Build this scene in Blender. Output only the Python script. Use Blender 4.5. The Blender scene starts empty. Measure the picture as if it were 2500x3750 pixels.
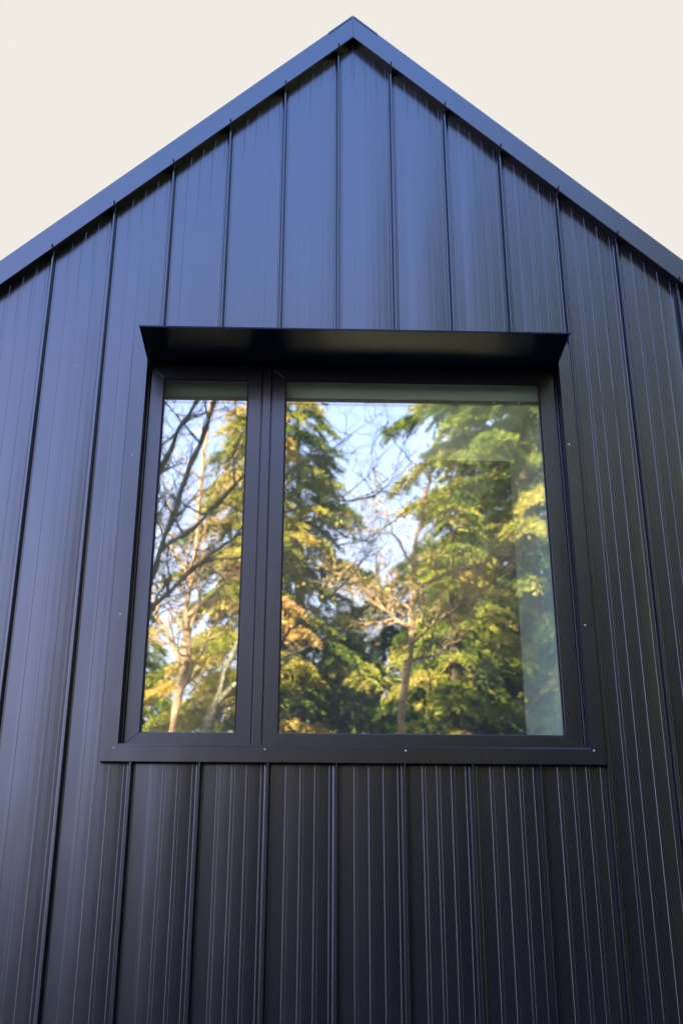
import bpy, math, random
import numpy as np
from mathutils import Vector, Matrix, Euler
R = math.radians
random.seed(7); rng = np.random.default_rng(11)
scene = bpy.context.scene
COL = scene.collection
EXP = 2.88

# ------------------------------------------------------------------ helpers
def tag(o, label=None, cat=None, group=None, kind=None):
    if label: o['label'] = label
    if cat: o['category'] = cat
    if group: o['group'] = group
    if kind: o['kind'] = kind
    return o

def empty(name, loc=(0, 0, 0), parent=None):
    o = bpy.data.objects.new(name, None); COL.objects.link(o)
    o.location = loc; o.empty_display_size = .3
    if parent: o.parent = parent
    return o

class MB:
    """collects faces and links them as one mesh object"""
    def __init__(s): s.v = []; s.f = []
    def quad(s, a, b, c, d):
        n = len(s.v); s.v += [a, b, c, d]; s.f.append((n, n+1, n+2, n+3))
    def poly(s, pts):
        n = len(s.v); s.v += list(pts); s.f.append(tuple(range(n, n+len(pts))))
    def box(s, x0, x1, y0, y1, z0, z1):
        n = len(s.v)
        s.v += [(x, y, z) for z in (z0, z1) for y in (y0, y1) for x in (x0, x1)]
        for q in ((0,2,3,1), (4,5,7,6), (0,1,5,4), (2,6,7,3), (0,4,6,2), (1,3,7,5)):
            s.f.append(tuple(n+i for i in q))
    def prism(s, pts, y0, y1):
        """outline pts (x, z), anticlockwise seen from -y, extruded y0 -> y1"""
        n = len(s.v); k = len(pts)
        s.v += [(x, y0, z) for x, z in pts] + [(x, y1, z) for x, z in pts]
        s.f.append(tuple(n+i for i in range(k)))
        s.f.append(tuple(n+k+i for i in reversed(range(k))))
        for i in range(k):
            j = (i+1) % k
            s.f.append((n+i, n+k+i, n+k+j, n+j))
    def tube(s, pts, rad, seg=8, cap=True):
        pts = [Vector(p) for p in pts]; rings = []
        for i, p in enumerate(pts):
            d = (pts[min(i+1, len(pts)-1)] - pts[max(i-1, 0)]).normalized()
            a = d.orthogonal().normalized() if i == 0 else (a - d*a.dot(d)).normalized()
            b = d.cross(a); n = len(s.v)
            for k in range(seg):
                t = 2*math.pi*k/seg
                s.v.append(tuple(p + (a*math.cos(t)+b*math.sin(t))*rad[i]))
            rings.append(n)
        for i in range(len(rings)-1):
            for k in range(seg):
                k2 = (k+1) % seg
                s.f.append((rings[i]+k, rings[i]+k2, rings[i+1]+k2, rings[i+1]+k))
        if cap:
            s.f.append(tuple(rings[0]+k for k in reversed(range(seg))))
            s.f.append(tuple(rings[-1]+k for k in range(seg)))
    def build(s, name, mat, parent=None, bevel=0, smooth=False):
        me = bpy.data.meshes.new(name); me.from_pydata(s.v, [], s.f); me.validate(); me.update()
        if smooth: me.polygons.foreach_set('use_smooth', [True]*len(me.polygons))
        o = bpy.data.objects.new(name, me); COL.objects.link(o); me.materials.append(mat)
        if parent: o.parent = parent
        if bevel:
            m = o.modifiers.new('bevel', 'BEVEL'); m.width = bevel; m.segments = 2; m.limit_method = 'ANGLE'
        return o

def mat(name):
    m = bpy.data.materials.new(name); m.use_nodes = True
    nt = m.node_tree; nt.nodes.clear()
    out = nt.nodes.new('ShaderNodeOutputMaterial')
    return m, nt, out

def N(nt, t, **kw):
    n = nt.nodes.new(t)
    for k, v in kw.items():
        if k in n.inputs: n.inputs[k].default_value = v
        else: setattr(n, k, v)
    return n

def ramp(nt, src, p0, c0, p1, c1):
    r = nt.nodes.new('ShaderNodeValToRGB'); nt.links.new(src, r.inputs[0])
    e = r.color_ramp.elements
    e[0].position = p0; e[0].color = c0; e[1].position = p1; e[1].color = c1
    return r
def g4(v): return (v, v, v, 1)

def metal(name, base, rough, spec=.5, speck=True, bump=.27):
    """factory painted steel: fine texture, slight vertical handling streaks, odd pale specks"""
    m, nt, out = mat(name); L = nt.links
    tc = N(nt, 'ShaderNodeTexCoord')
    b = N(nt, 'ShaderNodeBsdfPrincipled'); b.inputs['Specular IOR Level'].default_value = spec; b.inputs['IOR'].default_value = 1.62; b.inputs['Specular Tint'].default_value = (.86, .87, 1, 1)
    L.new(b.outputs[0], out.inputs[0])
    mp = N(nt, 'ShaderNodeMapping'); mp.inputs['Scale'].default_value = (14, 14, .6); L.new(tc.outputs['Object'], mp.inputs[0])
    n1 = N(nt, 'ShaderNodeTexNoise', Scale=1.0, Detail=4.0); L.new(mp.outputs[0], n1.inputs['Vector'])
    n2 = N(nt, 'ShaderNodeTexNoise', Scale=1.7, Detail=3.0); L.new(tc.outputs['Object'], n2.inputs['Vector'])
    ad = N(nt, 'ShaderNodeMath', operation='ADD'); L.new(n1.outputs[0], ad.inputs[0]); L.new(n2.outputs[0], ad.inputs[1])
    r = ramp(nt, ad.outputs[0], .7, g4(rough-.008), 1.3, g4(rough+.012)); L.new(r.outputs[0], b.inputs['Roughness'])
    c = ramp(nt, ad.outputs[0], .7, (*[x*.97 for x in base], 1), 1.3, (*[x*1.03 for x in base], 1))
    col = c.outputs[0]
    if speck:
        v = N(nt, 'ShaderNodeTexVoronoi', Scale=3.2); v.feature = 'F1'; L.new(tc.outputs['Object'], v.inputs['Vector'])
        v2 = N(nt, 'ShaderNodeTexNoise', Scale=160.0, Detail=2.0); L.new(tc.outputs['Object'], v2.inputs['Vector'])
        sm = N(nt, 'ShaderNodeMath', operation='MULTIPLY_ADD'); L.new(v2.outputs[0], sm.inputs[0]); sm.inputs[1].default_value = .012; L.new(v.outputs['Distance'], sm.inputs[2])
        sr = ramp(nt, sm.outputs[0], .0125, g4(1), .015, g4(0))
        mx = N(nt, 'ShaderNodeMix', data_type='RGBA'); L.new(sr.outputs[0], mx.inputs[0])
        L.new(col, mx.inputs[6]); mx.inputs[7].default_value = (.35, .34, .32, 1); col = mx.outputs[2]
    L.new(col, b.inputs['Base Color'])
    mp2 = N(nt, 'ShaderNodeMapping'); mp2.inputs['Scale'].default_value = (5, 5, 1.3); L.new(tc.outputs['Object'], mp2.inputs[0])
    n4 = N(nt, 'ShaderNodeTexNoise', Scale=1.0, Detail=1.0); L.new(mp2.outputs[0], n4.inputs['Vector'])
    bp2 = N(nt, 'ShaderNodeBump', Strength=bump, Distance=.010); L.new(n4.outputs[0], bp2.inputs['Height'])
    L.new(bp2.outputs[0], b.inputs['Normal'])
    return m

def plain(name, base, rough=.7, spec=.3, var=.15, scale=6, bump=0, bscale=60):
    m, nt, out = mat(name); L = nt.links
    b = N(nt, 'ShaderNodeBsdfPrincipled', Roughness=rough); b.inputs['Specular IOR Level'].default_value = spec
    L.new(b.outputs[0], out.inputs[0]); tc = N(nt, 'ShaderNodeTexCoord')
    n = N(nt, 'ShaderNodeTexNoise', Scale=float(scale), Detail=5.0); L.new(tc.outputs['Object'], n.inputs['Vector'])
    r = ramp(nt, n.outputs[0], .3, (*[x*(1-var) for x in base], 1), .7, (*[x*(1+var) for x in base], 1))
    L.new(r.outputs[0], b.inputs['Base Color'])
    if bump:
        n2 = N(nt, 'ShaderNodeTexNoise', Scale=float(bscale), Detail=4.0); L.new(tc.outputs['Object'], n2.inputs['Vector'])
        bp = N(nt, 'ShaderNodeBump', Strength=bump, Distance=.02); L.new(n2.outputs[0], bp.inputs['Height']); L.new(bp.outputs[0], b.inputs['Normal'])
    return m

def bark(name, a, c):
    m, nt, out = mat(name); L = nt.links
    b = N(nt, 'ShaderNodeBsdfPrincipled', Roughness=.9); b.inputs['Specular IOR Level'].default_value = .15
    L.new(b.outputs[0], out.inputs[0]); tc = N(nt, 'ShaderNodeTexCoord')
    mp = N(nt, 'ShaderNodeMapping'); mp.inputs['Scale'].default_value = (6, 6, 14); L.new(tc.outputs['Object'], mp.inputs[0])
    n = N(nt, 'ShaderNodeTexNoise', Scale=1.0, Detail=6.0, Roughness=.7); L.new(mp.outputs[0], n.inputs['Vector'])
    r = ramp(nt, n.outputs[0], .35, (*a, 1), .62, (*c, 1)); L.new(r.outputs[0], b.inputs['Base Color'])
    bp = N(nt, 'ShaderNodeBump', Strength=.6, Distance=.02); L.new(n.outputs[0], bp.inputs['Height']); L.new(bp.outputs[0], b.inputs['Normal'])
    return m

def foliage(name, cols):
    """leaf colour varies spray by spray through the 'tint' attribute"""
    m, nt, out = mat(name); L = nt.links
    at = N(nt, 'ShaderNodeAttribute'); at.attribute_name = 'tint'
    r = nt.nodes.new('ShaderNodeValToRGB'); L.new(at.outputs['Fac'], r.inputs[0])
    e = r.color_ramp.elements
    for i, (p, c) in enumerate(cols):
        if i < 2: e[i].position = p; e[i].color = (*c, 1)
        else: q = e.new(p); q.color = (*c, 1)
    d = N(nt, 'ShaderNodeBsdfPrincipled', Roughness=.55); d.inputs['Specular IOR Level'].default_value = .3; L.new(r.outputs[0], d.inputs['Base Color'])
    t = N(nt, 'ShaderNodeBsdfTranslucent'); L.new(r.outputs[0], t.inputs[0])
    mx = N(nt, 'ShaderNodeMixShader'); mx.inputs[0].default_value = .35
    L.new(d.outputs[0], mx.inputs[1]); L.new(t.outputs[0], mx.inputs[2]); L.new(mx.outputs[0], out.inputs[0])
    return m

M = {}
M['clad'] = metal('dark_painted_steel', (.0078, .0074, .0138), .25, 1.0)
M['trim'] = metal('dark_painted_trim', (.0078, .0070, .0138), .24, 1.0)
M['sash'] = metal('dark_window_profile', (.0055, .0055, .0115), .28, .9, speck=False, bump=.3)
M['hood'] = metal('black_painted_steel', (.005, .009, .026), .22, .15, bump=.1)
M['gasket'] = plain('black_rubber', (.012, .012, .013), .6)
M['rivet'] = plain('pale_rivet', (.7, .7, .68), .4)
M['roof'] = metal('dark_roof_steel', (.04, .04, .045), .42, speck=False)
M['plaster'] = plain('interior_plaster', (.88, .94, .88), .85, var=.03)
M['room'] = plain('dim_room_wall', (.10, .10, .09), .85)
M['blind'] = plain('blind_green_grey', (.90, .97, .93), .6, var=.03)
M['blind2'] = plain('blind_slate_grey', (.42, .50, .45), .6, var=.03)
M['rail'] = plain('blind_rail_brown', (.34, .28, .22), .5)
M['blindtop'] = plain('blind_pale_edge', (.8, .92, .9), .5, var=.03)

# glass: coated double glazing, slightly wavy
m, nt, out = mat('coated_glass'); L = nt.links
gl = N(nt, 'ShaderNodeBsdfGlossy', Roughness=.010); gl.inputs['Color'].default_value = (1, .97, .90, 1)
tr = N(nt, 'ShaderNodeBsdfTransparent'); tr.inputs['Color'].default_value = (.95, 1, .965, 1)
du = N(nt, 'ShaderNodeBsdfDiffuse'); du.inputs['Color'].default_value = (.75, .77, .70, 1)
mx = N(nt, 'ShaderNodeMixShader'); mx.inputs[0].default_value = .28; md = N(nt, 'ShaderNodeMixShader')
tc = N(nt, 'ShaderNodeTexCoord'); mp = N(nt, 'ShaderNodeMapping'); mp.inputs['Scale'].default_value = (9, 30, 3.5)
n = N(nt, 'ShaderNodeTexNoise', Scale=1.0, Detail=1.5); L.new(tc.outputs['Object'], mp.inputs[0]); L.new(mp.outputs[0], n.inputs['Vector'])
bp = N(nt, 'ShaderNodeBump', Strength=.20, Distance=.0009); L.new(n.outputs[0], bp.inputs['Height']); L.new(bp.outputs[0], gl.inputs['Normal'])
dn = N(nt, 'ShaderNodeTexNoise', Scale=7.0, Detail=6.0); L.new(tc.outputs['Object'], dn.inputs['Vector'])
dr = ramp(nt, dn.outputs[0], .3, g4(.018), .75, g4(.042)); L.new(dr.outputs[0], md.inputs[0])     # pale veil mixed into the glass, painted haze that lifts the darks
L.new(tr.outputs[0], mx.inputs[1]); L.new(gl.outputs[0], mx.inputs[2]); L.new(mx.outputs[0], md.inputs[1]); L.new(du.outputs[0], md.inputs[2]); L.new(md.outputs[0], out.inputs[0])
M['glass'] = m

# ------------------------------------------------------------------ house
SP = .305                       # panel width
AX, MS = .083, .959             # ridge x, roof slope
HALF = 3.66                     # half width of the gable
def roofz(x, apex): return apex - MS*abs(x-AX)
house = empty('gable_house', (0, 0, 0))
tag(house, 'black gabled house clad in vertical standing seam metal with one large window', 'house')

XL, XR = AX-HALF, AX+HALF
OX0, OX1, OZ0, OZ1 = -.992, 1.165, 2.645, 4.705     # wall opening
def profile():
    """(x, y) of the cladding sheet from left to right"""
    P = []
    k0 = int(math.floor(XL/SP))-1; k1 = int(math.ceil(XR/SP))+1
    for k in range(k0, k1):
        x0 = k*SP; rr = random.Random(k*13+5)
        cup = .0046 + rr.uniform(-.0012, .0016); skew = rr.uniform(-.0010, .0010)
        def bow(t): return -cup*(1-(2*t-1)**2) + skew*(t-.5)*2 + .0012
        P += [(x0-.0120, -.0005), (x0-.0115, .007), (x0-.0040, .009), (x0-.0040, -.0215), (x0-.0058, -.0220), (x0-.0058, -.0295), (x0-.0046, -.0315), (x0+.0018, -.0315), (x0+.0030, -.0300), (x0+.0030, .011), (x0+.0125, .010), (x0+.0130, -.0005)]
        P += [(x0+.0200, bow(.066)), (x0+.0215, bow(.066)-.0022)]
        for a in (.078, .143, .208, .273):
            rh = rr.uniform(.0010, .0016)
            ta, tb = a/SP, (a+.016)/SP
            P += [(a+x0-.0018, bow(ta)-.0003), (a+x0, bow(ta)-rh), (a+x0+.0130, bow(tb)-rh), (a+x0+.0148, bow(tb)-.0003)]
            if a < .27:
                c = a+.040
                P.append((c+x0, bow(c/SP)-.0004))
    P = [q for q in P if XL < q[0] < XR]
    P = [(XL, 0)] + P + [(XR, 0)]
    for c in (OX0, OX1, AX):
        for i in range(len(P)-1):
            if P[i][0] < c < P[i+1][0]:
                t = (c-P[i][0])/(P[i+1][0]-P[i][0]); P.insert(i+1, (c, P[i][1]*(1-t)+P[i+1][1]*t)); break
    return P
P = profile()
w = MB()
for i in range(len(P)-1):
    (xa, ya), (xb, yb) = P[i], P[i+1]
    ta, tb = roofz(xa, 6.93), roofz(xb, 6.93)
    xm = (xa+xb)/2
    if OX0 < xm < OX1:
        w.quad((xa, ya, .12), (xb, yb, .12), (xb, yb, OZ0), (xa, ya, OZ0))
        w.quad((xa, ya, OZ1), (xb, yb, OZ1), (xb, yb, tb), (xa, ya, ta))
    else:
        w.quad((xa, ya, .12), (xb, yb, .12), (xb, yb, tb), (xa, ya, ta))
w.build('wall', M['clad'], house)
# side and rear walls, floor slab, wall core behind the sheet (round the opening)
sw = MB()
EZ = roofz(XL, 6.93)
DEP = 9.0
sw.box(XL+.002, XL+.16, .012, DEP, .1, EZ+.1)
sw.box(XR-.16, XR-.002, .012, DEP, .1, EZ+.1)
sw.prism([(XL+.17, .1), (XR-.17, .1), (XR-.17, EZ+.1), (AX, 6.88), (XL+.17, EZ+.1)], DEP-.16, DEP-.01)
sw.build('side_wall', M['clad'], house)
core = MB()
core.prism([(XL+.17, .1), (OX0, .1), (OX0, roofz(OX0, 6.87)), (XL+.17, roofz(XL+.17, 6.87))], .012, .16)
core.prism([(OX1, .1), (XR-.17, .1), (XR-.17, roofz(XR-.17, 6.87)), (OX1, roofz(OX1, 6.87))], .012, .16)
core.box(OX0, OX1, .012, .16, .1, OZ0)
core.prism([(OX0, OZ1), (OX1, OZ1), (OX1, roofz(OX1, 6.87)), (AX, 6.87), (OX0, roofz(OX0, 6.87))], .012, .16)
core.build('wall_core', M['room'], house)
# roof slabs
rf = MB()
OV = .16
def slab(xa, xb, ya, yb):
    ta, tb_ = roofz(xa, 6.99), roofz(xb, 6.99)
    rf.prism([(xa, ta-.11), (xb, tb_-.11), (xb, tb_), (xa, ta)], ya, yb)
slab(AX+.0005, XR+OV, -.02, DEP+.05)
SKX0, SKX1, SKY0, SKY1 = -3.25, -1.25, 5.2, 8.2          # unseen roof opening, added so the sun brightens the room
slab(XL-OV, AX-.0005, -.02, SKY0); slab(XL-OV, AX-.0005, SKY1, DEP+.05)
slab(XL-OV, SKX0, SKY0+.0005, SKY1-.0005); slab(SKX1, AX-.0005, SKY0+.0005, SKY1-.0005)
rf.build('roof', M['roof'], house)
# rake fascia, left and right, with hemmed lower lip and ridge cover
FY = -.062
for s in (-1, 1):
    xe = AX + s*(HALF+OV+.02); x0 = AX + s*.0006
    L_ = HALF+OV+.02
    f = MB()
    def o(pts): return pts if s > 0 else pts[::-1]
    top, bot = 7.017, 6.849
    f.prism(o([(x0, bot), (xe, bot-MS*L_), (xe, top-MS*L_), (x0, top)]), FY, FY+.0015)       # face sheet
    f.prism(o([(x0, bot+.0025), (xe, bot+.0025-MS*L_), (xe, bot+.006-MS*L_), (x0, bot+.006)]), FY+.0015, .004)   # return to the wall
    f.prism(o([(x0, top-.004), (xe, top-.004-MS*L_), (xe, top-MS*L_-.0005), (x0, top-.0005)]), FY+.0015, .02)
    fo = f.build('fascia', M['trim'], house)
    lp = MB()
    zt, zb = bot+.008, bot-.005
    RP = [(FY-.0004+.0, zt), (FY-.0045, zt-.0015), (FY-.0065, zt-.0045), (FY-.0062, zb+.0035), (FY-.0035, zb+.0005), (FY-.0004, zb)]   # rolled edge
    q0 = [(x0, y, z) for y, z in RP]; q1 = [(xe, y, z-MS*L_) for y, z in RP]
    for a_, b2 in [(i_, (i_+1) % 6) for i_ in range(6)]:
        lp.quad(*( [q0[a_], q0[b2], q1[b2], q1[a_]] if s < 0 else [q0[b2], q0[a_], q1[a_], q1[b2]] ))
    lp.build('hem', M['trim'], fo)
    cp = MB(); xc = AX + s*.145
    cp.prism(o([(x0, top-.010), (xc, top-.010-MS*.145), (xc, top+.0015-MS*.145), (x0, top+.0015)]), FY-.004, FY-.0008)
    cp.build('ridge_cap', M['trim'], fo)
    # small folded seam tabs showing at the lip
    k = 0
    for k in range(-12, 13):
        x = k*SP
        if (x-AX)*s <= .05 or abs(x-AX) > HALF: continue
        z = roofz(x, bot)
        tb = MB(); tb.box(x-.0045, x+.0045, FY-.013, FY-.0005, z+.004, z+.022)
        tb.build('seam_tab', M['gasket'], fo, bevel=.003)

# flat trim round the window, mitred at the corners
tx0, tx1, tz0, tz1 = -1.052, 1.211, 2.591, 4.775     # outer
ix0, ix1, iz0, iz1 = -.978, 1.147, 2.664, 4.668      # inner
TY = -.036
g = .0008
def trimpiece(pts, lip):
    t = MB(); t.prism(pts, TY, TY+.0025); lip(t)
    return t.build('window_trim', M['trim'], house)
def riv(parent, pts):
    for x, z in pts:
        r = MB(); r.tube([(x, TY-.0005, z), (x, TY-.0022, z), (x, TY-.0030, z)], [.0040, .0036, .0015], 10)
        r.build('rivet', M['rivet'], parent)
a = trimpiece([(tx0, tz0+g), (ix0, iz0+g), (ix0, iz1-g), (tx0, tz1-g)], lambda t: (t.box(tx0, tx0+.002, TY+.003, .002, tz0, tz1), t.box(ix0-.0025, ix0-.0003, TY+.003, .05, iz0, iz1)))
riv(a, [(-1.012, 3.274), (-1.015, 4.101)])
b_ = trimpiece([(ix1, iz0+g), (tx1, tz0+g), (tx1, tz1-g), (ix1, iz1-g)], lambda t: (t.box(tx1-.002, tx1, TY+.003, .002, tz0, tz1), t.box(ix1+.0003, ix1+.0025, TY+.003, .05, iz0, iz1)))
riv(b_, [(1.165, 4.195), (1.166, 3.244), (1.158, 2.653)])
c_ = trimpiece([(tx0, tz0), (tx1, tz0), (ix1, iz0), (ix0, iz0)], lambda t: (t.box(tx0+.003, tx1-.003, TY+.003, .002, tz0, tz0+.002), t.box(ix0, ix1, TY+.003, .05, iz0-.0025, iz0-.0003)))
c_['label'] = 'flat mitred sill trim under the window'
riv(c_, [(-.993, 2.650), (-.322, 2.648), (.308, 2.647)])
trimpiece([(ix0, iz1), (ix1, iz1), (tx1, tz1), (tx0, tz1)], lambda t: t.box(tx0+.003, tx1-.003, TY+.003, .002, tz1-.002, tz1))
sb = MB()
sb.prism([(ix0+.002, 2.6640), (ix1-.002, 2.6640), (ix1-.002, 2.6700), (ix0+.002, 2.6700)], TY+.004, .03)
n0 = len(sb.v); sb.quad((ix0, TY-.0015, 2.6585), (ix1, TY-.0015, 2.6585), (ix1, TY+.0045, 2.6665), (ix0, TY+.0045, 2.6665))
sb.build('sill_edge', M['trim'], house)
# projecting head flashing (hood)
h = MB()
hz = 4.667
h.prism([(-.985, hz), (1.146, hz), (1.146, hz+.004), (-.985, hz+.004)], -.310, .05)
h.box(-.987, 1.148, -.3165, -.3105, hz-.001, hz+.009)
hood = h.build('window_hood', M['hood'], house, bevel=.0008)

# ------------------------------------------------------------------ window
win = MB()      # fixed outer frame and mullion
fy0, fy1 = .038, .115
win.box(-.9745, -.9685, fy0+.006, fy1, 2.667, 4.664)
win.box(1.1375, 1.1445, fy0+.006, fy1, 2.667, 4.664)
win.box(-.9680, 1.1370, fy0+.006, fy1, 2.667, 2.6775)
win.box(-.9680, -.945, .0655, fy1, 2.678, 4.643)
win.box(1.114, 1.1370, .0655, fy1, 2.678, 4.643)
win.box(-.944, 1.113, .0655, fy1, 2.678, 2.700)
win.box(-.9680, 1.1370, fy0+.002, fy1, 4.6685-.020, 4.664)
wf = win.build('window', M['sash'], house, bevel=.001)
wf['label'] = 'dark framed two light window, narrow left sash and wide right pane'
mu = MB()
mu.box(-.3835, -.3435, fy0-.004, fy1, 2.678, 4.648)
mu.box(-.3865, -.3840, fy0+.003, fy1, 2.678, 4.648)
mu.box(-.3430, -.3405, fy0+.003, fy1, 2.678, 4.648)
mu.box(-.399, -.328, .0655, fy1, 2.678, 4.648)
mu.build('mullion', M['sash'], wf, bevel=.001)
def sash(x0, x1, z0, z1, gx0, gx1, gz0, gz1, blind_mat, bl_label):
    s = MB(); y0, y1 = fy0, .062; q = .0003
    s.prism([(x0, z0), (x1, z0), (gx1, gz0), (gx0, gz0)], y0, y1)
    s.prism([(x0, z1), (gx0, gz1), (gx1, gz1), (x1, z1)], y0, y1)
    s.prism([(x0, z0+q), (gx0, gz0+q), (gx0, gz1-q), (x0, z1-q)], y0, y1)
    s.prism([(x1, z0+q), (x1, z1-q), (gx1, gz1-q), (gx1, gz0+q)], y0, y1)
    so = s.build('sash', M['sash'], wf, bevel=.0012)
    # glazing beads, stepping back to the glass
    def bead(mt, bv, *boxes):
        for b4 in boxes:
            b5 = MB(); b5.box(*b4); b5.build('glazing_bead', mt, wf, bevel=bv)
    bead(M['gasket'], 0, (gx0+.0002, gx0+.008, y0+.006, .0525, gz0, gz1), (gx1-.008, gx1-.0002, y0+.006, .0525, gz0, gz1))
    bead(M['sash'], .0008, (gx0+.009, gx1-.009, y0+.004, .0485, gz1-.0065, gz1-.0002), (gx0+.009, gx1-.009, .0488, .0524, gz1-.011, gz1-.0002),
         (gx0+.009, gx1-.009, y0+.008, .0522, gz0+.0002, gz0+.005))
    for yy in (.0535, .0735):       # double glazing
        p = MB(); p.quad((gx0-.004, yy, gz0-.004), (gx1+.004, yy, gz0-.004), (gx1+.004, yy, gz1+.004), (gx0-.004, yy, gz1+.004))
        p.build('pane', M['glass'], wf)
    # roller blind, rolled up against the window head
    root = empty('roller_blind', ((gx0+gx1)/2, .14, gz1))
    tag(root, bl_label, 'roller blind', 'roller blinds rolled up behind the glass')
    inv = Matrix.Translation(-root.location)
    def part(mb, n, mt, bv=0):
        o = mb.build(n, mt, root, bevel=bv); o.data.transform(inv); return o
    c = MB(); c.box(gx0-.01, gx1+.01, .115, .165, 4.522, 4.642); part(c, 'cassette', blind_mat, .003)
    c = MB(); c.box(gx0-.01, gx1+.01, .1085, .1145, 4.606, 4.642); part(c, 'cassette_edge', M['blindtop'], .001)
    c = MB(); c.box(gx0-.008, gx1+.008, .118, .135, 4.499, 4.5215); part(c, 'bottom_rail', M['rail'], .002)
    if gx1-gx0 > .8:
        for bx in (.82, .95):
            c = MB(); c.box(bx, bx+.012, .114, .1175, 4.505, 4.514); part(c, 'rail_clip', M['blindtop'])
    return so
sash(-.962, -.392, 2.682, 4.645, -.897, -.458, 2.735, 4.586, M['blind2'], 'slate grey roller blind rolled up behind the narrow left pane')
sash(-.3345, 1.1305, 2.682, 4.645, -.270, 1.053, 2.735, 4.590, M['blind'], 'pale green grey roller blind rolled up behind the wide right pane')

# interior seen through the glass: plastered window bay, dim room behind
nk = MB()
ny0, ny1 = .17, 1.05
nk.box(.46, 1.20, ny0, ny1, 4.625, 4.69)      # bay ceiling
nk.box(1.068, 1.20, ny0, ny1, 2.70, 4.604)     # right reveal
nk.box(-1.6, 1.20, ny0, ny1, 2.60, 2.699)      # bay sill
nk.build('window_bay', M['plaster'], house)
rm = MB()
rm.box(XL+.2, XR-.2, 1.2, DEP-.2, 2.40, 2.55)
rm.box(-2.6, 2.6, 1.06, 4.5, 4.70, 4.80)
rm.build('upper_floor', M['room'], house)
bh = MB(); bh.box(-3.3, -.4, 4.95, 5.07, 3.84, 5.2); bh.build('glare_blocker', M['room'], house)  # added blocker, keeps the bright roof opening out of view
fl = MB(); fl.box(-2.9, 2.9, 1.25, 7.5, 2.5505, 2.57); fl.build('bounce_floor', plain('pale_bounce_floor', (.80, .77, .68), .6, var=.08), house)  # unseen pale floor, put in to bounce sun up into the bay

# ------------------------------------------------------------------ ground
gm, nt, out = mat('forest_floor_grass'); L = nt.links
b = N(nt, 'ShaderNodeBsdfPrincipled', Roughness=.95); L.new(b.outputs[0], out.inputs[0]); tc = N(nt, 'ShaderNodeTexCoord')
n = N(nt, 'ShaderNodeTexNoise', Scale=.6, Detail=8.0, Roughness=.65); L.new(tc.outputs['Object'], n.inputs['Vector'])
r = ramp(nt, n.outputs[0], .35, (.008, .013, .007, 1), .65, (.028, .026, .018, 1)); L.new(r.outputs[0], b.inputs['Base Color'])
bp = N(nt, 'ShaderNodeBump', Strength=.5, Distance=.1); L.new(n.outputs[0], bp.inputs['Height']); L.new(bp.outputs[0], b.inputs['Normal'])
gd = MB(); gd.quad((-900, -900, 0), (900, -900, 0), (900, 900, 0), (-900, 900, 0))
tag(gd.build('ground', gm), 'rough grass and needle litter in front of the house', kind='structure')

# ------------------------------------------------------------------ trees
M['bark_dark'] = bark('conifer_bark', (.05, .04, .03), (.14, .11, .08))
M['bark_pale'] = bark('pale_bark', (.32, .23, .15), (.68, .52, .36))
M['bark_grey'] = bark('lichen_bark', (.10, .115, .10), (.36, .36, .28))
M['leaf_green'] = foliage('conifer_green', [(0, (.035, .065, .022)), (.36, (.11, .19, .035)), (.65, (.38, .46, .07)), (1, (.74, .62, .20))])
M['leaf_gold'] = foliage('conifer_gold', [(0, (.08, .12, .025)), (.33, (.30, .36, .05)), (.65, (.64, .58, .14)), (1, (.82, .56, .26))])
M['leaf_dark'] = foliage('conifer_dark', [(0, (.018, .034, .016)), (.45, (.045, .080, .022)), (.8, (.13, .17, .04)), (1, (.34, .28, .09))])

def mesh_np(name, verts, quads, mt, tint=None, parent=None):
    me = bpy.data.meshes.new(name)
    nv, nq = len(verts), len(quads)
    me.vertices.add(nv); me.vertices.foreach_set('co', verts.astype(np.float32).ravel())
    me.loops.add(nq*4); me.loops.foreach_set('vertex_index', quads.astype(np.int32).ravel())
    me.polygons.add(nq); me.polygons.foreach_set('loop_start', np.arange(0, nq*4, 4, dtype=np.int32))
    me.update(calc_edges=True)
    if tint is not None:
        at = me.attributes.new('tint', 'FLOAT', 'FACE'); at.data.foreach_set('value', tint.astype(np.float32))
    me.materials.append(mt)
    o = bpy.data.objects.new(name, me); COL.objects.link(o)
    if parent: o.parent = parent
    return o

def leaves(P_, D_, ln, wd, tint, rg):
    """rhombic sprigs at P_ along D_ (n,3)"""
    n = len(P_)
    D_ = D_/np.linalg.norm(D_, axis=1, keepdims=True)
    u = rg.normal(size=(n, 3)); s = np.cross(D_, u); s /= np.linalg.norm(s, axis=1, keepdims=True)+1e-9
    ln = ln[:, None]; wd = wd[:, None]
    v = np.stack([P_, P_+D_*ln*.45+s*wd*.5, P_+D_*ln, P_+D_*ln*.5-s*wd*.5], 1).reshape(-1, 3)
    return v, np.arange(n*4).reshape(n, 4), tint

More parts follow.
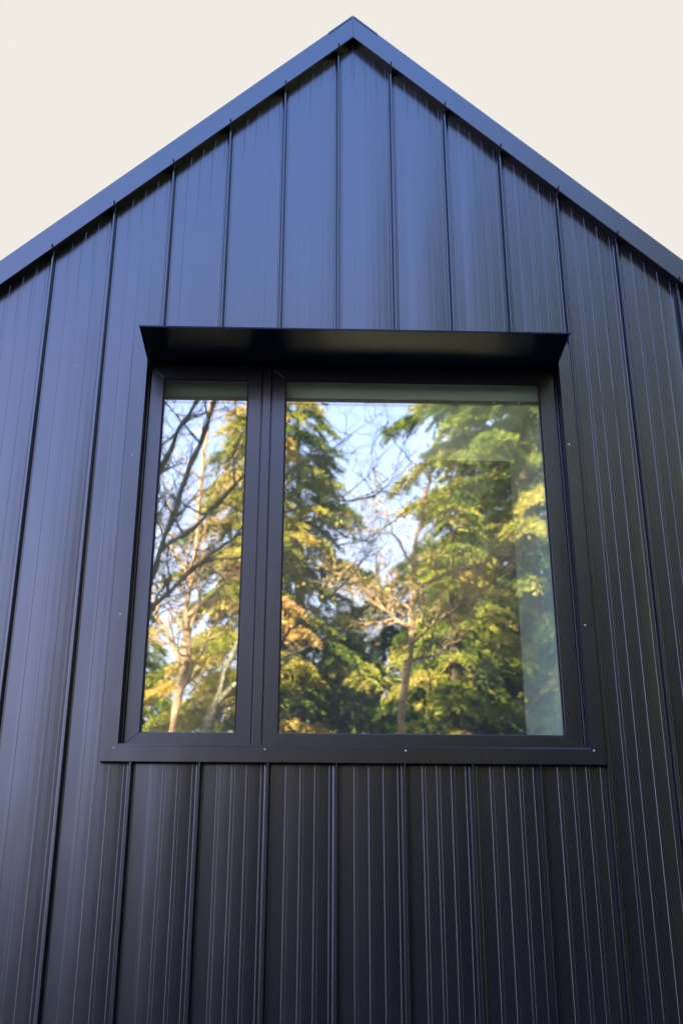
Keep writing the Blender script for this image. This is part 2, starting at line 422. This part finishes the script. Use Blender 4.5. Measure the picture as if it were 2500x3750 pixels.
def conifer_data(H, rad, base, seed, dens=1.0, leaf=.12, droop=.35, up=.15, dead=.1):
    """boughs with side twigs and hanging sprigs; returns trunk/limb MB and leaf arrays"""
    rg = np.random.default_rng(seed)
    tb = MB()
    bend = rg.normal(size=2)*.12
    def axis(z): t = z/H; return np.array([bend[0]*math.sin(t*3), bend[1]*math.sin(t*2.3), z])
    zs = np.linspace(0, H, 12)
    tb.tube([axis(z) for z in zs], [max(.012, .017*H*(1-z/H)**.85) for z in zs], 9)
    Ps, Ds, Ls, Ws, Ts = [], [], [], [], []
    z = base; i = 0
    while z < H*.985:
        t = (z-base)/(H-base)
        Lb = rad*(1-t)**.75*(.65+.5*rg.random())*min(1, .45+t*4) + .15
        az = i*2.399+rg.normal()*.35
        bough_tint = np.clip(.42+rg.normal()*.24, 0, 1)
        c, s_ = math.cos(az), math.sin(az)
        p0 = axis(z)
        m = max(5, int(Lb/.28)); tt = np.linspace(0, 1, m)
        r_ = tt*Lb
        zz = z + up*Lb*np.sin(tt*2.2)*.8 - droop*Lb*tt**1.8 + .1*rg.normal()*Lb*tt
        wob = np.cumsum(rg.normal(size=m))*.035*Lb/m*2
        bx = p0[0]+c*r_-s_*wob; by = p0[1]+s_*r_+c*wob
        pts = np.stack([bx, by, zz], 1)
        tb.tube(pts, [max(.004, .020*(Lb/3)*(1-a)**.8+.004) for a in tt], 5, cap=False)
        bare = rg.random() < dead
        ntw = int(Lb*17*dens)
        for j in range(ntw):
            a = .12+.88*rg.random()**.8
            q = np.array([np.interp(a, tt, pts[:, k]) for k in range(3)])
            side = 1 if j % 2 else -1
            ta = az+side*(.55+.55*rg.random())
            tl = (.28+.34*Lb*(1-a)*.6+.15*rg.random())
            tw = np.array([math.cos(ta), math.sin(ta), -.25-.55*rg.random()])
            nl = int((tl/.010)*(.25 if bare else 1))
            if nl < 2: continue
            e = rg.random(nl)
            pp = q + tw*(tl*e)[:, None]; pp[:, 2] -= .25*tl*e**2
            dd = tw*.8+rg.normal(size=(nl, 3))*.55; dd[:, 2] -= .25
            Ps.append(pp); Ds.append(dd)
            Ls.append(leaf*(.6+.8*rg.random(nl))*(1-.3*e)); Ws.append(leaf*.23*(.6+.8*rg.random(nl)))
            Ts.append(np.clip(bough_tint+rg.normal()*.10+rg.normal(size=nl)*.07+.14*a, 0, 1))
        z += (.045+.085*rg.random())*(1 if H < 14 else 1.35)/max(.6, dens); i += 1
    v, q, ti = leaves(np.concatenate(Ps), np.concatenate(Ds), np.concatenate(Ls), np.concatenate(Ws), np.concatenate(Ts), rg)
    return tb, v, q, ti

CLIB = {}
def conifer(loc, key, label, leafmat, rot=0, scale=1.0, group='tall conifers facing the house', **kw):
    root = empty('conifer_tree', loc); root.rotation_euler.z = rot; root.scale = (scale,)*3
    tag(root, label, 'tree', group)
    if key not in CLIB:
        tb, v, q, ti = conifer_data(**kw)
        o1 = tb.build('trunk', M['bark_dark'], root, smooth=True)
        o2 = mesh_np('crown', v, q, M[leafmat], ti, root)
        CLIB[key] = (o1.data, o2.data)
    else:
        for nm, me in zip(('trunk', 'crown'), CLIB[key]):
            if nm == 'crown' and me.materials[0] != M[leafmat]:
                me = me.copy(); me.materials[0] = M[leafmat]
            o_ = bpy.data.objects.new(nm, me); COL.objects.link(o_); o_.parent = root
    return root

def bare_tree(loc, label, bm, main, seed, twig=2, group=None, lean=(0, 0), gold=0.0, name='bare_tree', spread=1.0):
    """main: list of (points, r0, r1) limbs relative to loc, hand laid; twigs grown from them"""
    rg = random.Random(seed)
    root = empty(name, loc); tag(root, label, 'tree', group)
    tb = MB(); br = MB()
    fp, fd = [], []
    def grow(p, d, ln, r, lev, mb):
        n = 5; pts = [p]; q = Vector(p); d = Vector(d).normalized()
        for i in range(n):
            d = (d + Vector((rg.gauss(0, .22), rg.gauss(0, .22), rg.gauss(.05, .2)))).normalized()
            q = q + d*ln/n; pts.append(tuple(q))
            if lev > 0 and rg.random() < .85:
                dd = (d + Vector((rg.gauss(0, .8), rg.gauss(0, .8), rg.gauss(.1, .6)))).normalized()
                grow(tuple(q), dd, ln*rg.uniform(.4, .7), r*.55, lev-1, mb)
        mb.tube(pts, [r*(1-.75*i/n) for i in range(n+1)], 5 if r > .01 else 4, cap=False)
        if lev == 0 or lev == 1: fp.append(pts[-1]); fd.append(tuple(d)); fp.append(pts[3]); fd.append(tuple(d))
    for pts, r0, r1 in main:
        P2 = []
        for i in range(len(pts)-1):
            for j in range(4):
                t = j/4; P2.append(tuple(pts[i][k]*(1-t)+pts[i+1][k]*t + (rg.gauss(0, .3*r1+.012) if (i+j) else 0) for k in range(3)))
        P2.append(tuple(pts[-1])); m = len(P2)
        (tb if r0 > .05 else br).tube(P2, [r0+(r1-r0)*i/(m-1) for i in range(m)], 9 if r0 > .05 else 7)
        for i in range(2 if pts[0][2] > .5 else int(m*.45), m):
            for _ in range(2):
                if rg.random() < .75*spread:
                    a = Vector(P2[i])-Vector(P2[i-1]); a.normalize()
                    dd = a*.7 + Vector((rg.gauss(0, .6), rg.gauss(0, .6), rg.gauss(.15, .5)))
                    grow(P2[i], dd, rg.uniform(.35, 1.15), max(.006, min(r0, .03)*.5), twig-1, br)
    tb.build('trunk', bm, root, smooth=True)
    if br.v: br.build('branches', bm, root, smooth=True)
    if gold > 0 and fp:
        rr = np.random.default_rng(seed); A = np.array(fp); D = np.array(fd); k = int(len(A)*gold)
        ix = rr.integers(0, len(A), k)
        P_ = A[ix]+rr.normal(size=(k, 3))*.07; D_ = D[ix]+rr.normal(size=(k, 3))*.7
        v, q, ti = leaves(P_, D_, .05+.07*rr.random(k), .02+.025*rr.random(k), np.clip(.75+rr.normal(size=k)*.2, 0, 1), rr)
        mesh_np('leaves', v, q, M['leaf_gold'], ti, root)
    return root

# conifers close enough to fill the panes
conifer((-.55, -18, 0), 'A', 'slim dark conifer reflected at the left edge of the wide pane', 'leaf_green', H=15.6, rad=2.9, base=1.0, seed=3, dens=1.4)
conifer((5.5, -21, 0), 'B', 'tall broad conifer reflected down the right side of the wide pane', 'leaf_green', H=25.5, rad=5.8, base=1.2, seed=8, dens=1.15, leaf=.15)
conifer((2.9, -17, 0), 'C', 'shorter golden green conifer reflected in the middle of the wide pane', 'leaf_green', H=12.0, rad=2.6, base=.9, seed=5, dens=1.2, group='tall conifers facing the house')
conifer((-1.5, -16.5, 0), 'A', 'yellow green conifer reflected in the narrow pane', 'leaf_gold', rot=2.1, scale=.92)
# pale bare tree in the middle of the reflection
bare_tree((1.2, -13, 0), 'pale bare tree with a forked trunk reflected mid pane', M['bark_pale'], [
    ([(0, 0, 0), (.1, 0, 3), (.2, 0, 5.9), (.36, 0, 7.2), (.40, 0, 8.2), (.55, .05, 9.1), (.78, 0, 10.1)], .085, .025),
    ([(.38, 0, 7.35), (.0, .1, 7.6), (-.35, .1, 7.85)], .038, .012),
    ([(.40, 0, 7.7), (.05, -.2, 8.0), (-.4, -.3, 8.15)], .034, .010),
    ([(.38, 0, 7.1), (.8, .1, 7.5), (1.35, .2, 7.8), (1.75, .2, 8.1)], .036, .010),
    ([(.40, 0, 8.0), (1.0, 0, 8.35), (1.6, 0, 8.55), (2.1, -.1, 8.8)], .036, .010),
    ([(.36, 0, 6.8), (.8, -.3, 7.0), (1.3, -.4, 7.35)], .028, .010),
    ([(.42, 0, 8.5), (.1, .2, 9.0), (-.1, .3, 9.5)], .024, .008),
    ([(.48, 0, 8.8), (.9, .1, 9.3), (1.2, .2, 9.9)], .022, .008)], 21, twig=2, gold=4, spread=.7)
# pale twin stemmed tree in the narrow pane
bare_tree((-2.35, -12, 0), 'pale slender tree reflected in the narrow pane', M['bark_pale'], [
    ([(0, 0, 0), (.1, 0, 3), (.2, 0, 5.3), (.30, 0, 6.6), (.36, 0, 8.0), (.40, 0, 9.6), (.5, 0, 11)], .085, .02),
    ([(.24, 0, 5.8), (.45, .1, 6.4), (.85, .1, 7.2)], .035, .012),
    ([(.28, 0, 6.4), (.0, 0, 6.9), (-.25, .1, 7.5)], .045, .02),
    ([(.32, 0, 7.2), (.6, 0, 7.5), (1.0, 0, 7.9)], .035, .012),
    ([(.34, 0, 7.7), (.05, .1, 8.3), (-.05, .1, 9.0)], .035, .015),
    ([(.28, 0, 6.2), (.46, .0, 7.4), (.55, 0, 8.8)], .03, .015)], 5, twig=2)
# near lichen covered tree leaning across the narrow pane
bare_tree((-3.6, -8, 0), 'leaning lichen grey tree close to the house reflected in the narrow pane', M['bark_grey'], [
    ([(0, 0, 0), (.3, 0, 2.5), (.9, 0, 4.6), (1.35, 0, 5.9), (1.75, 0, 7.2), (2.15, 0, 8.6), (2.4, 0, 10)], .075, .02),
    ([(1.2, 0, 5.4), (1.75, .1, 6.2), (2.5, .1, 6.9), (3.1, .1, 7.3)], .04, .012),
    ([(1.35, 0, 5.9), (1.4, .2, 7.0), (1.75, .3, 8.3), (2.3, .3, 9.2)], .045, .02),
    ([(1.6, 0, 6.7), (2.2, -.1, 7.3), (2.8, -.1, 8.1)], .035, .012),
    ([(.9, 0, 4.6), (1.15, 0, 6.2), (1.35, 0, 7.8), (1.6, 0, 9.2)], .045, .015)], 31, twig=3, spread=.9)
bare_tree((-1.9, -14, 0), 'stout grey trunk reflected at the foot of the narrow pane', M['bark_grey'], [
    ([(0, 0, 0), (0, 0, 4), (.05, 0, 5.8), (.35, 0, 6.9), (.9, 0, 8.2)], .12, .03),
    ([(.2, 0, 6.3), (.9, .1, 6.9), (1.6, .1, 7.2)], .05, .015)], 77, twig=2, spread=.7)
# dark twigs across the sky gap
bare_tree((-.75, -9, 0), 'thin leafless tree whose dark twigs cross the reflected sky', M['bark_grey'], [
    ([(0, 0, 0), (0, 0, 3), (.02, 0, 6), (0, 0, 9.5)], .055, .02),
    ([(0, 0, 5.6), (.5, 0, 6.2), (1.1, 0, 6.7), (1.6, 0, 7.5)], .020, .006),
    ([(0, 0, 6.6), (.6, .1, 7.1), (1.3, .1, 7.3)], .016, .005),
    ([(0, 0, 7.6), (.7, -.1, 7.9), (1.5, -.1, 8.0), (2.0, 0, 8.5)], .018, .006),
    ([(0, 0, 8.3), (.6, 0, 8.5), (1.2, 0, 8.9)], .014, .005)], 14, twig=3, spread=.6)
# the wood further back and to the sides
far = [(-3.9, -19, .64, 'A', 'leaf_green', 'small yellow green conifer at the left edge of the narrow pane reflection'),
       (-8.5, -30, .55, 'A', 'leaf_dark', 'small dark conifer left of the clearing'),
       (-4.0, -27, .62, 'A', 'leaf_green', 'green conifer beyond the clearing on the left'),
       (2.0, -23, .74, 'A', 'leaf_dark', 'dark conifer in the middle distance below the sky gap'),
       (.9, -20.5, .66, 'A', 'leaf_green', 'small green conifer below the sky gap'),
       (9.5, -19, 1.02, 'B', 'leaf_green', 'tall green conifer to the right of the window reflection'),
       (13.5, -14, .9, 'B', 'leaf_green', 'big green conifer at the right end of the wood'),
       (8.0, -30, 1.0, 'B', 'leaf_green', 'very tall green conifer behind the right side'),
       (3.9, -19.5, .74, 'A', 'leaf_dark', 'dark conifer just behind the golden green one'),
       (-.9, -21.5, .66, 'A', 'leaf_dark', 'low dark conifer behind the slim one'),
       (17, -6, .8, 'B', 'leaf_dark', 'dark conifer level with the house on the right'),
       (14, -26, 1.1, 'B', 'leaf_dark', 'very tall dark conifer in the right background'),
       (1.2, -34, .95, 'A', 'leaf_dark', 'far dark conifer low behind the middle of the wood'),
       (4.6, -36, .62, 'B', 'leaf_dark', 'far broad dark conifer behind the middle of the wood'),
       # unseen conifers added on the sun's side to shade the wood's lower part
       (-12, 12, 1.08, 'B', 'leaf_dark', 'tall dark conifer added for shade behind the house, nearest its left side'),
       (-13.5, 16, 1.15, 'B', 'leaf_green', 'tallest green conifer added for shade behind the house'),
       (-25, 7, .6, 'B', 'leaf_dark', 'dark conifer added for shade at the far left behind the house'),
       (-6.9, 4.5, .80, 'A', 'leaf_dark', 'middling dark conifer added for shade close behind the left side of the house'),
       (-12.2, 6.0, .98, 'A', 'leaf_green', 'middling green conifer added for shade close behind the left side of the house'),
       (-9.9, 9.5, .92, 'B', 'leaf_dark', 'tall dark conifer standing in the added shade row close behind the house'),
       (-14.2, 9, 1.30, 'A', 'leaf_green', 'slim green conifer added for shade outside the dark ones behind the house'),
       (-17.6, 9.5, 1.32, 'A', 'leaf_dark', 'slim dark conifer added for shade outside the slim green one behind the house'),
       (-21, 8.5, 1.30, 'A', 'leaf_dark', 'slim dark conifer last in the added shade row behind the house')]
for i, (x, y, s, k, lm, ds) in enumerate(far):
    conifer((x, y, 0), k, ds, lm, rot=i*1.3+.4, scale=s)

# low dark conifers, unseen, added to darken what the lower wall reflects
for i in range(15):
    x = -8.5+i*1.28+rng.normal()*.3; y = -11.6-1.2*(i % 2)+rng.normal()*.3
    conifer((x, y, 0), 'A', 'young dark conifer in the low row added to darken the wall reflection', 'leaf_dark', rot=i*1.7, scale=.275+.035*rng.random(), group='young conifers added to darken the wall reflection')

# ------------------------------------------------------------------ light and sky
SUN_EL, SUN_AZ = 24, -32          # azimuth clockwise from +y (behind the house), to its left
wd = bpy.data.worlds.new('World'); scene.world = wd; wd.use_nodes = True
nt = wd.node_tree; nt.nodes.clear(); L = nt.links
out = nt.nodes.new('ShaderNodeOutputWorld')
sky = nt.nodes.new('ShaderNodeTexSky'); sky.sky_type = 'NISHITA'; sky.sun_disc = False
sky.sun_elevation = R(SUN_EL); sky.sun_rotation = R(SUN_AZ); sky.air_density = 1.0; sky.dust_density = .4; sky.ozone_density = 2.5
bg1 = nt.nodes.new('ShaderNodeBackground'); bg1.inputs[1].default_value = .15; 
tc0 = nt.nodes.new('ShaderNodeTexCoord'); sz = nt.nodes.new('ShaderNodeSeparateXYZ'); L.new(tc0.outputs['Generated'], sz.inputs[0])
hz_ = nt.nodes.new('ShaderNodeMapRange'); hz_.inputs[1].default_value = .68; hz_.inputs[2].default_value = .24; hz_.inputs[3].default_value = 0; hz_.inputs[4].default_value = .8
L.new(sz.outputs[2], hz_.inputs[0])
hm = nt.nodes.new('ShaderNodeMix'); hm.data_type = 'RGBA'; L.new(hz_.outputs[0], hm.inputs[0]); tn = nt.nodes.new('ShaderNodeMix'); tn.data_type = 'RGBA'; tn.blend_type = 'MULTIPLY'; tn.inputs[0].default_value = 1; tn.inputs[7].default_value = (1.15, 1.22, 1.42, 1); L.new(sky.outputs[0], tn.inputs[6]); L.new(tn.outputs[2], hm.inputs[6]); hm.inputs[7].default_value = (2.3, 2.0, 2.4, 1)   # thin pale haze low in the sky
L.new(hm.outputs[2], bg1.inputs[0])
bg2 = nt.nodes.new('ShaderNodeBackground'); k = 2**-EXP
bg2.inputs[0].default_value = (.875*k, .840*k, .780*k, 1); bg2.inputs[1].default_value = 1     # bright even haze on the sun's side
tc = nt.nodes.new('ShaderNodeTexCoord'); sx = nt.nodes.new('ShaderNodeSeparateXYZ'); L.new(tc.outputs['Generated'], sx.inputs[0])
mr = nt.nodes.new('ShaderNodeMapRange'); mr.inputs[1].default_value = .02; mr.inputs[2].default_value = .35; L.new(sx.outputs[1], mr.inputs[0])
ms = nt.nodes.new('ShaderNodeMixShader'); L.new(mr.outputs[0], ms.inputs[0]); L.new(bg1.outputs[0], ms.inputs[1]); L.new(bg2.outputs[0], ms.inputs[2]); L.new(ms.outputs[0], out.inputs[0])
sl = bpy.data.lights.new('sun', 'SUN'); sl.energy = 5; sl.angle = R(.5); sl.color = (1, .84, .60)
so = bpy.data.objects.new('sun', sl); COL.objects.link(so)
d = Vector((math.sin(R(SUN_AZ))*math.cos(R(SUN_EL)), math.cos(R(SUN_AZ))*math.cos(R(SUN_EL)), math.sin(R(SUN_EL))))
so.rotation_euler = d.to_track_quat('Z', 'Y').to_euler(); so.location = d*40

# ------------------------------------------------------------------ camera
F_, PI_, YA, RO, CX, CD, CZ = 4200.0, .40558, .02997, .00119, -.13479, 5.17577, 1.6
cy, sy, cp, sp = math.cos(YA), math.sin(YA), math.cos(PI_), math.sin(PI_)
Fv = Vector((sy*cp, cy*cp, sp)); R0 = Vector((cy, -sy, 0)); U0 = R0.cross(Fv)
Rv = R0*math.cos(RO)+U0*math.sin(RO); Uv = U0*math.cos(RO)-R0*math.sin(RO)
cam = bpy.data.cameras.new('camera'); co = bpy.data.objects.new('camera', cam); COL.objects.link(co)
mm = Matrix((Rv, Uv, -Fv)).transposed().to_4x4(); mm.translation = (CX, -CD, CZ); co.matrix_world = mm
cam.sensor_fit = 'VERTICAL'; cam.sensor_height = 36; cam.lens = F_/3750*36
cam.clip_start = .05; cam.clip_end = 3000
cam.dof.use_dof = True; cam.dof.focus_distance = 5.7; cam.dof.aperture_fstop = 2.8
scene.camera = co
scene.view_settings.view_transform = 'Standard'; scene.view_settings.look = 'None'
scene.view_settings.exposure = EXP; scene.view_settings.gamma = 1
scene.render.engine = 'CYCLES'
scene.cycles.use_denoising = True; scene.cycles.use_adaptive_sampling = False; scene.cycles.sample_clamp_indirect = 4
scene.cycles.max_bounces = 8; scene.cycles.transparent_max_bounces = 12
